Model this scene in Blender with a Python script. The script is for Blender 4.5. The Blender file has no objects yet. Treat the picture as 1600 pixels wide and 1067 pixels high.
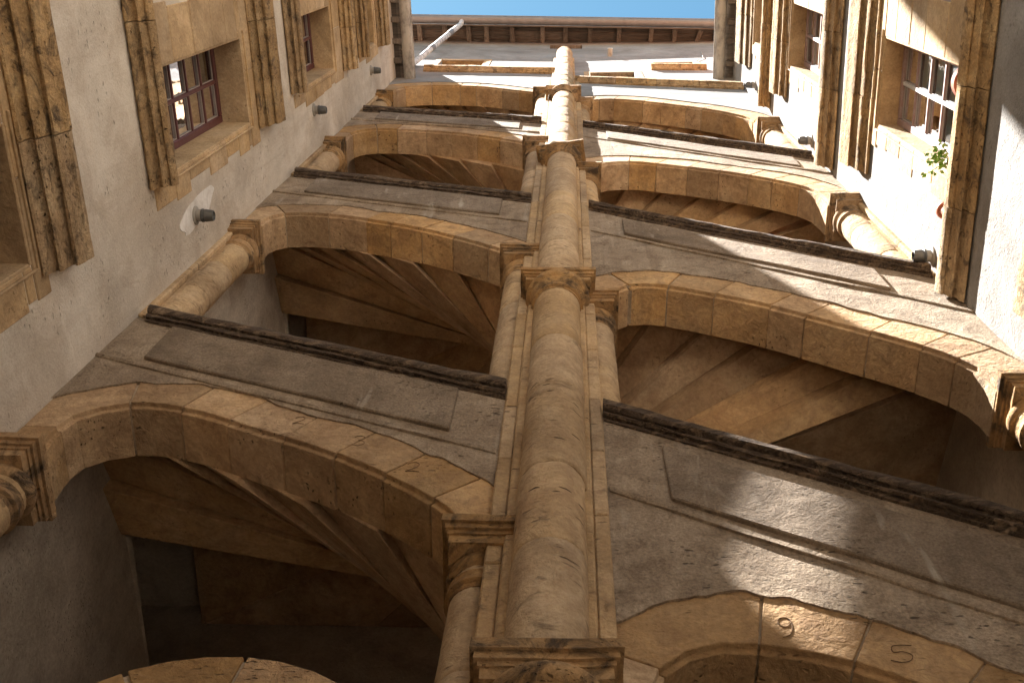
import bpy, bmesh, math, random
from mathutils import Vector, Matrix, noise as mnoise

random.seed(7)
scene = bpy.context.scene
col = scene.collection

# ------------------------------------------------------------------ camera
F_PX, PX = 1720.0, 878.0
cam_d = bpy.data.cameras.new('camera')
cam = bpy.data.objects.new('camera', cam_d)
col.objects.link(cam)
cam_d.sensor_width = 36.0
cam_d.lens = 36.0 * F_PX / 1600.0
cam_d.shift_x = -(PX - 800.0) / 1600.0
cam_d.clip_start = 0.05
cam_d.clip_end = 500.0
right = Vector((0.99988558, -0.01411986, 0.00542692))
down = Vector((0.01512686, 0.93332293, -0.35871922))
fwd = Vector((0.0, 0.35876027, 0.93342974))
up = -down
R = Matrix((right, up, -fwd)).transposed().to_4x4()
cam.matrix_world = Matrix.Translation((0, 0, 1.5)) @ R
scene.camera = cam

# ------------------------------------------------------------------ light
SUN = Vector((1.0, 0.49, -2.6)).normalized()          # the way sunlight travels
world = bpy.data.worlds.new('World')
scene.world = world
world.use_nodes = True
wn = world.node_tree.nodes
wl = world.node_tree.links
bg = wn['Background']
sky = wn.new('ShaderNodeTexSky')
sky.sky_type = 'NISHITA'
sky.sun_disc = False
sky.sun_elevation = math.asin(-SUN.z)
sky.sun_rotation = math.atan2(-SUN.x, -SUN.y)
sky.altitude = 300
sky.air_density = 1.0
sky.dust_density = 0.2
sky.ozone_density = 0.8
tintn = wn.new('ShaderNodeMix')
tintn.data_type = 'RGBA'
tintn.blend_type = 'MULTIPLY'
tintn.inputs[0].default_value = 1.0
tintn.inputs[7].default_value = (0.592, 0.848, 0.744, 1)      # one even tint over the whole sky
wl.new(sky.outputs[0], tintn.inputs[6])
wl.new(tintn.outputs[2], bg.inputs[0])
bg.inputs[1].default_value = 0.05
sun_d = bpy.data.lights.new('sun', 'SUN')
sun_d.energy = 5.0
sun_d.angle = math.radians(0.45)
sun_d.color = (1.0, 0.96, 0.90)
sun = bpy.data.objects.new('sun', sun_d)
col.objects.link(sun)
sun.rotation_euler = SUN.to_track_quat('-Z', 'Y').to_euler()
sun.location = (-6, -4, 30)
scene.view_settings.view_transform = 'Standard'
scene.view_settings.look = 'None'
scene.view_settings.exposure = 2.763
scene.view_settings.gamma = 1.0
scene.view_settings.use_curve_mapping = False
cy = scene.cycles
cy.max_bounces = 10
cy.diffuse_bounces = 7
cy.glossy_bounces = 4
cy.transmission_bounces = 6
cy.transparent_max_bounces = 8
cy.caustics_reflective = False
cy.caustics_refractive = False
cy.use_denoising = True

# ------------------------------------------------------------------ materials
def ramp(nt, stops):
    n = nt.nodes.new('ShaderNodeValToRGB')
    e = n.color_ramp.elements
    while len(e) < len(stops):
        e.new(0.5)
    for el, (p, c) in zip(e, stops):
        el.position = p
        el.color = (*c, 1) if len(c) == 3 else c
    return n

def node(nt, typ, **kw):
    n = nt.nodes.new(typ)
    for k, v in kw.items():
        setattr(n, k, v)
    return n

def noise_tex(nt, vec, scale, detail=6, rough=0.6, dist=0.0):
    n = nt.nodes.new('ShaderNodeTexNoise')
    n.inputs['Scale'].default_value = scale
    n.inputs['Detail'].default_value = detail
    n.inputs['Roughness'].default_value = rough
    n.inputs['Distortion'].default_value = dist
    nt.links.new(vec, n.inputs['Vector'])
    return n.outputs['Fac']

def mixc(nt, fac, a, b, mode='MIX'):
    m = nt.nodes.new('ShaderNodeMix')
    m.data_type = 'RGBA'
    m.blend_type = mode
    for sock, v in ((m.inputs[0], fac), (m.inputs[6], a), (m.inputs[7], b)):
        if hasattr(v, 'is_linked'):
            nt.links.new(v, sock)
        elif isinstance(v, (int, float)):
            sock.default_value = v
        else:
            sock.default_value = (*v, 1)
    return m.outputs[2]

def mapr(nt, v, a, b, lo=0.0, hi=1.0):
    m = nt.nodes.new('ShaderNodeMapRange')
    m.inputs['From Min'].default_value = a
    m.inputs['From Max'].default_value = b
    m.inputs['To Min'].default_value = lo
    m.inputs['To Max'].default_value = hi
    nt.links.new(v, m.inputs['Value'])
    return m.outputs['Result']

def mathn(nt, op, a, b):
    m = nt.nodes.new('ShaderNodeMath')
    m.operation = op
    for s, v in ((m.inputs[0], a), (m.inputs[1], b)):
        if hasattr(v, 'is_linked'):
            nt.links.new(v, s)
        else:
            s.default_value = v
    return m.outputs[0]

def base_mat(name):
    m = bpy.data.materials.new(name)
    m.use_nodes = True
    nt = m.node_tree
    b = nt.nodes['Principled BSDF']
    g = nt.nodes.new('ShaderNodeNewGeometry')
    return m, nt, b, g.outputs['Position']

def scaled(nt, pos, s):
    m = nt.nodes.new('ShaderNodeMapping')
    m.inputs['Scale'].default_value = s
    nt.links.new(pos, m.inputs['Vector'])
    return m.outputs['Vector']

def weathered(name, stops, scale=2.2, grain=45.0, grain_amt=0.35, pits=0.5, pit_scale=28.0,
              crust=0.0, crust_col=(0.05, 0.04, 0.03), crust_scale=(5, 5, 5), streak=0.0,
              streak_col=(0.2, 0.15, 0.1), bump=0.012, tint=0.25, rough=0.92, pit_stretch=(1, 1, 2.2), mottle=0.5, drips=0.0):
    """plaster and stone: blotches, grain, pits, soot crust, run-off streaks, per-piece tint"""
    m, nt, b, pos = base_mat(name)
    n1 = noise_tex(nt, pos, scale, 8, 0.62, 0.4)
    c = ramp(nt, stops)
    nt.links.new(n1, c.inputs[0])
    colr = c.outputs[0]
    # per-piece tint
    oi = nt.nodes.new('ShaderNodeObjectInfo')
    hsv = nt.nodes.new('ShaderNodeHueSaturation')
    nt.links.new(colr, hsv.inputs['Color'])
    nt.links.new(mapr(nt, oi.outputs['Random'], 0, 1, 1 - tint, 1 + tint * 0.7), hsv.inputs['Value'])
    r2 = mathn(nt, 'FRACT', mathn(nt, 'MULTIPLY', oi.outputs['Random'], 17.31), 0)
    nt.links.new(mapr(nt, r2, 0, 1, 1 - tint * 0.6, 1 + tint * 0.5), hsv.inputs['Saturation'])
    colr = hsv.outputs['Color']
    # mid blotches
    n3 = noise_tex(nt, pos, scale * 4.3, 5, 0.65, 0.6)
    colr = mixc(nt, mapr(nt, n3, 0.46, 0.72, 0, mottle), colr, streak_col)
    n0 = noise_tex(nt, pos, scale * 0.55, 6, 0.7, 1.2)
    colr = mixc(nt, 1.0, colr, mixc(nt, mapr(nt, n0, 0.34, 0.66), (0.70, 0.66, 0.62), (1.12, 1.10, 1.08)), 'MULTIPLY')
    # fine grain
    n2 = noise_tex(nt, pos, grain, 4, 0.7)
    colr = mixc(nt, grain_amt, colr, mixc(nt, mapr(nt, n2, 0.3, 0.7), (0.25, 0.25, 0.25), (0.75, 0.75, 0.75)), 'OVERLAY')
    height = mathn(nt, 'MULTIPLY', n2, 0.35)
    height = mathn(nt, 'ADD', height, mathn(nt, 'MULTIPLY', n3, 0.8))
    if streak > 0:
        ns = noise_tex(nt, scaled(nt, pos, (7.0, 7.0, 0.45)), 1.6, 5, 0.6, 0.3)
        colr = mixc(nt, mapr(nt, ns, 0.52, 0.75, 0, streak), colr, streak_col)
    if drips > 0:
        nd = noise_tex(nt, scaled(nt, pos, (6.0, 6.0, 1.1)), 1.3, 4, 0.5, 0.5)
        colr = mixc(nt, mapr(nt, nd, 0.62, 0.72, 0, drips), colr, (0.62, 0.56, 0.47))
    if pits > 0:
        pv = nt.nodes.new('ShaderNodeTexVoronoi')
        pv.inputs['Scale'].default_value = pit_scale
        pv.inputs['Randomness'].default_value = 1.0
        pw = nt.nodes.new('ShaderNodeVectorMath')
        pw.operation = 'ADD'
        nw = nt.nodes.new('ShaderNodeTexNoise')
        nw.inputs['Scale'].default_value = pit_scale * 0.7
        nt.links.new(pos, nw.inputs['Vector'])
        sc = nt.nodes.new('ShaderNodeVectorMath')
        sc.operation = 'SCALE'
        sc.inputs['Scale'].default_value = 0.06
        nt.links.new(nw.outputs['Color'], sc.inputs[0])
        nt.links.new(scaled(nt, pos, pit_stretch), pw.inputs[0])
        nt.links.new(sc.outputs[0], pw.inputs[1])
        nt.links.new(pw.outputs[0], pv.inputs['Vector'])
        gate = noise_tex(nt, pos, 3.1, 3, 0.5)
        pit = mathn(nt, 'MULTIPLY', mapr(nt, pv.outputs['Distance'], 0.10, 0.22, 1, 0), mapr(nt, gate, 0.5, 0.62, 0, 1))
        colr = mixc(nt, mathn(nt, 'MULTIPLY', pit, pits), colr, (0.07, 0.045, 0.025))
        height = mathn(nt, 'SUBTRACT', height, mathn(nt, 'MULTIPLY', pit, 0.9))
    if crust > 0:
        nc = noise_tex(nt, scaled(nt, pos, crust_scale), 1.0, 8, 0.68, 0.8)
        lo = 0.62 - 0.3 * crust
        cf = mapr(nt, nc, lo, lo + 0.14, 0, 0.92)
        colr = mixc(nt, cf, colr, crust_col)
        height = mathn(nt, 'ADD', height, mathn(nt, 'MULTIPLY', cf, 0.4))
    nt.links.new(colr, b.inputs['Base Color'])
    b.inputs['Roughness'].default_value = rough
    b.inputs['Specular IOR Level'].default_value = 0.25
    bp = nt.nodes.new('ShaderNodeBump')
    bp.inputs['Strength'].default_value = 0.9
    bp.inputs['Distance'].default_value = bump * 1.5
    nt.links.new(height, bp.inputs['Height'])
    nt.links.new(bp.outputs[0], b.inputs['Normal'])
    return m

M = {}
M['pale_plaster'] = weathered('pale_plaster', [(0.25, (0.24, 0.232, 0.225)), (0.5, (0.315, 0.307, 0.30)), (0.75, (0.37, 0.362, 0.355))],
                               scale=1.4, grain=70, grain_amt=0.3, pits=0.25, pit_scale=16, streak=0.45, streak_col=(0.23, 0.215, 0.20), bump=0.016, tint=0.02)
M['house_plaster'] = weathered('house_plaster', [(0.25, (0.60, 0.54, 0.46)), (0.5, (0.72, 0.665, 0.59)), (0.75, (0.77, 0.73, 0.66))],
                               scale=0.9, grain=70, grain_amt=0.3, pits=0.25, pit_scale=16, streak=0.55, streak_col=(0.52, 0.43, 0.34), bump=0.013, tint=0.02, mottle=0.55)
M['white_plaster'] = weathered('white_plaster', [(0.3, (0.84, 0.83, 0.82)), (0.7, (0.88, 0.87, 0.86))], scale=5, pits=0.0, streak_col=(0.80, 0.78, 0.76), mottle=0.2, bump=0.006, tint=0.0)
M['tower_plaster'] = weathered('tower_plaster', [(0.22, (0.27, 0.20, 0.14)), (0.5, (0.43, 0.345, 0.255)), (0.78, (0.57, 0.475, 0.37))],
                               scale=1.7, grain=75, grain_amt=0.65, pits=0.85, pit_scale=22, streak=0.75, streak_col=(0.20, 0.145, 0.10), bump=0.026, tint=0.10, mottle=0.8, drips=0.35, pit_stretch=(0.7, 1, 1.8))
M['upper_plaster'] = weathered('upper_plaster', [(0.25, (0.24, 0.24, 0.245)), (0.7, (0.34, 0.34, 0.345))], scale=1.2, grain=60, grain_amt=0.2, pits=0.1,
                               streak=0.2, streak_col=(0.20, 0.195, 0.19), bump=0.008, tint=0.02)
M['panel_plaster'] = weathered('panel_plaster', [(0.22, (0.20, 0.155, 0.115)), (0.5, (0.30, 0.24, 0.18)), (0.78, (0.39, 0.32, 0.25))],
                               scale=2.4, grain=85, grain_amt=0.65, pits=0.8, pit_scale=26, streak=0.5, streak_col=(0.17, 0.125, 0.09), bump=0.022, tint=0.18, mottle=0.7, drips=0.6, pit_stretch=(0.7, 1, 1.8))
G1, G2, G3 = (0.43, 0.27, 0.14), (0.56, 0.375, 0.20), (0.61, 0.45, 0.275)
M['arch_stone'] = weathered('arch_stone', [(0.25, G1), (0.5, G2), (0.75, G3)], scale=2.6, pits=0.7, pit_scale=24, streak=0.25,
                            streak_col=(0.27, 0.165, 0.095), bump=0.018, tint=0.26, pit_stretch=(0.6, 1, 2.4), mottle=0.6)
M['column_stone'] = weathered('column_stone', [(0.22, (0.45, 0.305, 0.17)), (0.48, (0.57, 0.415, 0.245)), (0.78, (0.64, 0.50, 0.335))], scale=2.4, pits=1.0, pit_scale=15,
                              streak=0.4, streak_col=(0.35, 0.23, 0.14), crust=0.10, crust_col=(0.17, 0.115, 0.075), crust_scale=(5, 5, 8), bump=0.02, tint=0.20, pit_stretch=(0.5, 0.5, 2.4), mottle=0.5)
M['capital_stone'] = weathered('capital_stone', [(0.25, (0.36, 0.21, 0.095)), (0.5, (0.46, 0.29, 0.14)), (0.75, (0.52, 0.36, 0.20))], scale=4, pits=0.6,
                               crust=0.42, crust_scale=(6, 6, 5), crust_col=(0.07, 0.05, 0.035), bump=0.014, tint=0.15)
M['rail_stone'] = weathered('rail_stone', [(0.25, (0.22, 0.155, 0.105)), (0.5, (0.31, 0.225, 0.155)), (0.75, (0.42, 0.33, 0.245))], scale=5, pits=0.8, pit_scale=30,
                            crust=0.72, crust_scale=(7, 12, 30), crust_col=(0.085, 0.06, 0.045), bump=0.022, tint=0.1)
M['mould_stone'] = weathered('mould_stone', [(0.25, (0.36, 0.235, 0.125)), (0.5, (0.50, 0.345, 0.185)), (0.75, (0.60, 0.46, 0.28))], scale=4.5, grain=60, grain_amt=0.5, pits=0.9, pit_scale=26,
                             crust=0.30, crust_scale=(13, 9, 11), crust_col=(0.12, 0.085, 0.06), bump=0.022, tint=0.18, pit_stretch=(1, 1, 1))
M['jamb_stone'] = weathered('jamb_stone', [(0.25, (0.45, 0.31, 0.17)), (0.5, (0.54, 0.39, 0.225)), (0.75, (0.60, 0.46, 0.30))], scale=2.4, pits=0.4,
                            streak=0.3, streak_col=(0.38, 0.25, 0.14), bump=0.01, tint=0.16)
M['step_stone'] = weathered('step_stone', [(0.25, (0.46, 0.285, 0.16)), (0.5, (0.60, 0.42, 0.245)), (0.75, (0.66, 0.50, 0.33))], scale=2.4, pits=0.4,
                            streak=0.3, streak_col=(0.26, 0.15, 0.10), bump=0.014, tint=0.2)
M['mortar'] = weathered('mortar', [(0.3, (0.40, 0.31, 0.215)), (0.7, (0.56, 0.47, 0.36))], scale=6, pits=0.3, streak_col=(0.42, 0.33, 0.24), bump=0.01, tint=0.03)
M['inner_plaster'] = weathered('inner_plaster', [(0.25, (0.50, 0.44, 0.37)), (0.7, (0.62, 0.56, 0.48))], scale=1.2, pits=0.2, streak=0.2, streak_col=(0.33, 0.27, 0.22), bump=0.008, tint=0.02)
M['dark_stone'] = weathered('dark_stone', [(0.3, (0.17, 0.105, 0.06)), (0.7, (0.27, 0.17, 0.09))], scale=9, pits=0.0, bump=0.004, tint=0.0, streak_col=(0.05, 0.04, 0.03))
M['paving'] = weathered('paving', [(0.25, (0.44, 0.39, 0.32)), (0.7, (0.54, 0.48, 0.40))], scale=2, pits=0.3, bump=0.01, tint=0.02)
M['pale_stone'] = weathered('pale_stone', [(0.3, (0.60, 0.54, 0.46)), (0.7, (0.70, 0.65, 0.57))], scale=2, pits=0.2, bump=0.008, tint=0.02, streak_col=(0.5, 0.44, 0.37))
M['terracotta'] = weathered('terracotta', [(0.3, (0.38, 0.12, 0.07)), (0.7, (0.48, 0.17, 0.10))], scale=9, pits=0.0, bump=0.003, tint=0.08, streak_col=(0.42, 0.2, 0.14), rough=0.7)
M['tile'] = weathered('tile', [(0.3, (0.36, 0.16, 0.09)), (0.7, (0.46, 0.24, 0.14))], scale=5, pits=0.0, bump=0.01, tint=0.1)

def wood_mat(name, a, b_, axis_scale, rough=0.85):
    m, nt, b, pos = base_mat(name)
    n = noise_tex(nt, scaled(nt, pos, axis_scale), 1.0, 8, 0.7, 0.6)
    c = ramp(nt, [(0.3, a), (0.55, b_), (0.8, tuple(min(1, x * 1.6) for x in b_))])
    nt.links.new(n, c.inputs[0])
    oi = nt.nodes.new('ShaderNodeObjectInfo')
    hsv = nt.nodes.new('ShaderNodeHueSaturation')
    nt.links.new(c.outputs[0], hsv.inputs['Color'])
    nt.links.new(mapr(nt, oi.outputs['Random'], 0, 1, 0.65, 1.3), hsv.inputs['Value'])
    nt.links.new(hsv.outputs[0], b.inputs['Base Color'])
    b.inputs['Roughness'].default_value = rough
    bp = nt.nodes.new('ShaderNodeBump')
    bp.inputs['Distance'].default_value = 0.01
    nt.links.new(n, bp.inputs['Height'])
    nt.links.new(bp.outputs[0], b.inputs['Normal'])
    return m
M['eave_wood'] = wood_mat('eave_wood', (0.045, 0.036, 0.029), (0.135, 0.108, 0.086), (3, 30, 30))
M['rafter_wood'] = wood_mat('rafter_wood', (0.085, 0.068, 0.056), (0.19, 0.155, 0.125), (30, 4, 30))

def paint_mat(name, c, rough=0.5, metallic=0.0, wear=0.25, wear_col=(0.3, 0.28, 0.26), scale=20, stretch=(1, 1, 1)):
    m, nt, b, pos = base_mat(name)
    n = noise_tex(nt, scaled(nt, pos, stretch), scale, 6, 0.65)
    cc = mixc(nt, mapr(nt, n, 0.45, 0.7, 0, wear), c, wear_col)
    nt.links.new(cc, b.inputs['Base Color'])
    b.inputs['Metallic'].default_value = metallic
    nt.links.new(mapr(nt, n, 0.3, 0.7, rough * 0.8, min(1, rough * 1.3)), b.inputs['Roughness'])
    return m
M['frame_paint'] = paint_mat('frame_paint', (0.10, 0.025, 0.022), 0.55, wear=0.4, wear_col=(0.15, 0.07, 0.06))
M['sunlit_frame_paint'] = paint_mat('sunlit_frame_paint', (0.30, 0.19, 0.17), 0.55, wear=0.6, wear_col=(0.44, 0.38, 0.36))  # lighter copy of the frame paint, sun brightness put into its colour
M['sunlit_bar_paint'] = paint_mat('sunlit_bar_paint', (0.60, 0.59, 0.57), 0.5, wear=0.3, wear_col=(0.45, 0.42, 0.40))  # glazing bar in the sun: its brightness is put into this white
M['putty'] = paint_mat('putty', (0.42, 0.36, 0.33), 0.7, wear=0.4)
M['zinc'] = paint_mat('zinc', (0.20, 0.19, 0.19), 0.55, metallic=0.35, wear=0.6, wear_col=(0.30, 0.29, 0.29), scale=7)
M['old_zinc'] = paint_mat('old_zinc', (0.46, 0.42, 0.37), 0.75, metallic=0.0, wear=0.95, wear_col=(0.13, 0.12, 0.115), scale=4, stretch=(2, 1, 2))
M['flaked_pipe'] = paint_mat('flaked_pipe', (0.62, 0.62, 0.63), 0.5, wear=1.0, wear_col=(0.14, 0.14, 0.15), scale=12)
M['lamp_metal'] = paint_mat('lamp_metal', (0.10, 0.10, 0.10), 0.45, metallic=0.4, wear=0.6, wear_col=(0.2, 0.19, 0.17))
M['lamp_base'] = paint_mat('lamp_base', (0.33, 0.30, 0.26), 0.7, wear=0.6)
M['curtain'] = paint_mat('curtain', (0.80, 0.76, 0.71), 0.9, wear=0.4, wear_col=(0.62, 0.57, 0.52), scale=6, stretch=(1, 6, 0.4))
M['pane_sky_blue'] = paint_mat('pane_sky_blue', (0.46, 0.66, 0.76), 0.4, wear=0.5, wear_col=(0.62, 0.76, 0.82), scale=9)  # blue of the sky reflected in the panes, put into a colour
M['cable'] = paint_mat('cable', (0.42, 0.38, 0.33), 0.7)
m, nt, b, pos = base_mat('leaf')
nl = noise_tex(nt, pos, 25, 3)
cl = ramp(nt, [(0.3, (0.07, 0.15, 0.015)), (0.7, (0.18, 0.32, 0.04))])
nt.links.new(nl, cl.inputs[0]); nt.links.new(cl.outputs[0], b.inputs['Base Color'])
b.inputs['Roughness'].default_value = 0.5
b.inputs['Subsurface Weight'].default_value = 0.0
M['leaf'] = m
# window glass
m, nt, b, pos = base_mat('glass')
out = nt.nodes['Material Output']
gl = nt.nodes.new('ShaderNodeBsdfGlossy'); gl.inputs['Roughness'].default_value = 0.02
gl.inputs['Color'].default_value = (0.95, 0.97, 1.0, 1)
tr = nt.nodes.new('ShaderNodeBsdfTransparent'); tr.inputs['Color'].default_value = (0.93, 0.95, 0.95, 1)
lw = nt.nodes.new('ShaderNodeFresnel'); lw.inputs['IOR'].default_value = 1.7
bpn = nt.nodes.new('ShaderNodeBump'); bpn.inputs['Distance'].default_value = 0.004; bpn.inputs['Strength'].default_value = 0.5
nt.links.new(noise_tex(nt, pos, 3.0, 2), bpn.inputs['Height'])
nt.links.new(bpn.outputs[0], gl.inputs['Normal'])
mx = nt.nodes.new('ShaderNodeMixShader')
nt.links.new(lw.outputs[0], mx.inputs[0]); nt.links.new(tr.outputs[0], mx.inputs[1]); nt.links.new(gl.outputs[0], mx.inputs[2])
nt.links.new(mx.outputs[0], out.inputs['Surface'])
M['glass'] = m

# ------------------------------------------------------------------ helpers
def ident(p):
    return p

class MB:
    """collects faces, links them as ONE mesh object"""
    def __init__(self, xf=ident):
        self.v, self.f, self.xf = [], [], xf
    def add(self, vs, fs):
        o = len(self.v)
        self.v += [self.xf(tuple(p)) for p in vs]
        self.f += [tuple(i + o for i in f) for f in fs]
        return self
    def box(self, a, b):
        (x0, y0, z0), (x1, y1, z1) = a, b
        return self.add([(x0, y0, z0), (x1, y0, z0), (x1, y1, z0), (x0, y1, z0), (x0, y0, z1), (x1, y0, z1), (x1, y1, z1), (x0, y1, z1)],
                        [(0, 3, 2, 1), (4, 5, 6, 7), (0, 1, 5, 4), (1, 2, 6, 5), (2, 3, 7, 6), (3, 0, 4, 7)])
    def grid(self, rows, close_u=False, cap=False):
        n, k = len(rows), len(rows[0])
        vs = [p for r in rows for p in r]
        fs = []
        for i in range(n - 1):
            for j in range(k if close_u else k - 1):
                a, b_ = i * k + j, i * k + (j + 1) % k
                fs.append((a, b_, b_ + k, a + k))
        if cap and close_u:
            fs.append(tuple(range(k - 1, -1, -1)))
            fs.append(tuple((n - 1) * k + j for j in range(k)))
        return self.add(vs, fs)
    def tube(self, pts, r, n=10, cap=True):
        rows = []
        for i, p in enumerate(pts):
            p = Vector(p)
            d = (Vector(pts[min(i + 1, len(pts) - 1)]) - Vector(pts[max(i - 1, 0)])).normalized()
            s = Vector((0, 0, 1)) if abs(d.z) < 0.95 else Vector((1, 0, 0))
            a = d.cross(s).normalized(); b_ = d.cross(a).normalized()
            rr = r[i] if isinstance(r, (list, tuple)) else r
            rows.append([tuple(p + a * rr * math.cos(t) + b_ * rr * math.sin(t)) for t in [2 * math.pi * q / n for q in range(n)]])
        return self.grid(rows, True, cap)
    def lathe(self, prof, c, n=24, axis='z'):
        rows = []
        for r, h in prof:
            row = []
            for q in range(n):
                t = 2 * math.pi * q / n
                if axis == 'z':
                    row.append((c[0] + r * math.cos(t), c[1] + r * math.sin(t), c[2] + h))
                else:
                    row.append((c[0] + h, c[1] + r * math.cos(t), c[2] + r * math.sin(t)))
            rows.append(row)
        return self.grid(rows, True, True)
    def build(self, name, mat, parent=None, smooth=None, bevel=0.0):
        me = bpy.data.meshes.new(name)
        me.from_pydata(self.v, [], self.f)
        me.materials.append(mat)
        bm = bmesh.new(); bm.from_mesh(me)
        bmesh.ops.recalc_face_normals(bm, faces=bm.faces)
        bm.to_mesh(me); bm.free()
        if smooth:
            for p in me.polygons:
                p.use_smooth = True
            me.set_sharp_from_angle(angle=math.radians(smooth))
        o = bpy.data.objects.new(name, me)
        col.objects.link(o)
        if parent:
            o.parent = parent
        if bevel:
            bv = o.modifiers.new('bevel', 'BEVEL')
            bv.width = bevel; bv.segments = 1; bv.limit_method = 'ANGLE'; bv.angle_limit = math.radians(40)
        return o

def empty(name, parent=None):
    o = bpy.data.objects.new(name, None)
    col.objects.link(o)
    o.empty_display_size = 0.2
    if parent:
        o.parent = parent
    return o

def tag(o, label=None, cat=None, group=None, kind=None):
    for k, v in (('label', label), ('category', cat), ('group', group), ('kind', kind)):
        if v:
            o[k] = v
    return o

def nz(p, s, seed=0.0):
    return mnoise.noise(Vector((p[0] * s + seed, p[1] * s + 3.1, p[2] * s - seed)))

def interp(pts, x):
    if x <= pts[0][0]:
        return pts[0][1]
    for (a, ya), (b_, yb) in zip(pts, pts[1:]):
        if x <= b_:
            return ya + (yb - ya) * (x - a) / (b_ - a)
    return pts[-1][1]

def smooth_curve(pts, n=6):
    """Catmull-Rom through the points"""
    out = []
    P = [pts[0]] + list(pts) + [pts[-1]]
    for i in range(1, len(P) - 2):
        for k in range(n):
            t = k / n
            q = []
            for d in (0, 1):
                p0, p1, p2, p3 = P[i - 1][d], P[i][d], P[i + 1][d], P[i + 2][d]
                q.append(0.5 * (2 * p1 + (p2 - p0) * t + (2 * p0 - 5 * p1 + 4 * p2 - p3) * t * t + (3 * p1 - p0 - 3 * p2 + p3) * t ** 3))
            out.append(tuple(q))
    out.append(tuple(pts[-1]))
    return out

REAR_Y, REAR_H = -7.0, 14.0
SIDE_Y = (-2.3, -7.0)
BOUNCE_H = 5.2
D0, BEND, TD = 2.2, 0.029, math.tan(math.radians(1.85))
def FP(p):                       # facade space (u, depth, z) -> world; the wall bends slightly at the pier
    u, v, z = p
    return (u, D0 + v - BEND * max(0.0, u), z)
def WL(p):                       # wall space (s along the wall, out of the wall, z) -> world
    s, o, z = p
    return (-2.47 + (s - 2.2) * TD + o, s, z)
def WR(p):
    s, o, z = p
    return (2.42 + (s - 2.13) * TD - o, s, z)

def sweep(mb, prof, path, jit=0.0, sd=0.0, step=0.07):
    """closed profile of (out, up) carried along a straight path of two 2-D points (along, up); out is written by mb.xf's second axis"""
    (a0, z0), (a1, z1) = path
    n = max(2, int(abs(a1 - a0) / step))
    rows = []
    for i in range(n + 1):
        t = i / n
        a, z = a0 + (a1 - a0) * t, z0 + (z1 - z0) * t
        row = []
        for k, (o, h) in enumerate(prof):
            j = jit * nz((a * 1.0, k * 0.37, z0), 3.3, sd) + jit * 0.6 * nz((a, k * 0.5, z0), 11.0, sd + 5)
            j2 = jit * 0.7 * nz((a, k * 0.61, z0 + 9), 4.7, sd + 2)
            row.append((a, o + j, z + h + j2))
        rows.append(row)
    mb.grid(rows, True, True)
    return mb

# ------------------------------------------------------------------ ground
g = MB().add([(-60, -60, 0), (60, -60, 0), (60, 60, 0), (-60, 60, 0)], [(0, 1, 2, 3)]).build('ground', M['paving'])
tag(g, 'grey stone paved courtyard ground', kind='structure')

# ------------------------------------------------------------------ stair tower
tower = tag(empty('stair_tower'), 'golden stone stair tower with sloping open arches and tall central column', 'building')
ARCH = {
 ('L', 1): [(-2.27, 5.80), (-2.295, 6.05), (-2.25, 6.22), (-2.044, 6.323), (-1.751, 6.252), (-1.395, 6.054), (-1.112, 5.900), (-0.821, 5.695), (-0.570, 5.483), (-0.427, 5.31), (-0.40, 5.17)],
 ('L', 2): [(-2.28, 9.45), (-2.31, 9.72), (-2.27, 9.90), (-2.122, 9.986), (-1.795, 9.945), (-1.46, 9.80), (-1.122, 9.617), (-0.78, 9.36), (-0.455, 9.05), (-0.40, 8.93)],
 ('L', 3): [(-2.28, 12.82), (-2.32, 13.3), (-2.28, 13.56), (-2.15, 13.71), (-1.832, 13.738), (-1.292, 13.62), (-0.9, 13.42), (-0.563, 13.196), (-0.41, 13.03)],
 ('L', 4): [(-2.28, 16.10), (-2.32, 16.6), (-2.28, 16.88), (-2.12, 17.08), (-1.8, 17.17), (-1.201, 17.12), (-0.736, 16.83), (-0.459, 16.66), (-0.41, 16.6)],
 ('R', 1): [(0.30, 4.10), (0.321, 4.312), (0.386, 4.415), (0.473, 4.463), (0.558, 4.482), (0.680, 4.467), (0.872, 4.408), (1.048, 4.311), (1.3, 4.11), (1.6, 3.82), (1.9, 3.5), (2.17, 3.15), (2.2, 2.85)],
 ('R', 2): [(0.30, 7.92), (0.335, 8.13), (0.40, 8.22), (0.497, 8.253), (0.659, 8.220), (0.889, 8.081), (1.246, 7.821), (1.565, 7.513), (1.854, 7.222), (2.05, 6.99), (2.15, 6.78), (2.17, 6.55)],
 ('R', 3): [(0.30, 11.70), (0.345, 11.98), (0.45, 12.06), (0.60, 12.085), (0.80, 12.02), (1.305, 11.705), (1.60, 11.47), (1.828, 11.264), (2.05, 10.98), (2.15, 10.70), (2.17, 10.36)],
 ('R', 4): [(0.30, 15.70), (0.345, 15.97), (0.45, 16.03), (0.62, 16.03), (0.959, 15.856), (1.35, 15.52), (1.703, 15.175), (2.0, 14.76), (2.15, 14.42), (2.18, 14.04)],
 ('L', 0): [(-1.04 + 0.27 * math.cos(math.radians(t)), 3.80 + 0.27 * math.sin(math.radians(t))) for t in (190, 165, 140, 115, 90, 65, 40, 15, -10)],
}
RING = 0.27
RAIL = {('L', 2): ((-2.40, 7.455), (-0.272, 6.435)), ('L', 3): ((-2.43, 11.25), (-0.272, 10.40)), ('L', 4): ((-2.43, 14.80), (-0.272, 14.17)),
        ('R', 2): ((0.20, 6.195), (2.405, 4.67)), ('R', 3): ((0.20, 10.16), (2.385, 8.30)), ('R', 4): ((0.20, 13.95), (2.385, 12.03))}
LEDGE = {('L', 2): -0.57, ('L', 3): -0.60, ('L', 4): -0.55, ('R', 2): -0.68, ('R', 3): -0.62, ('R', 4): -0.60}

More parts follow.
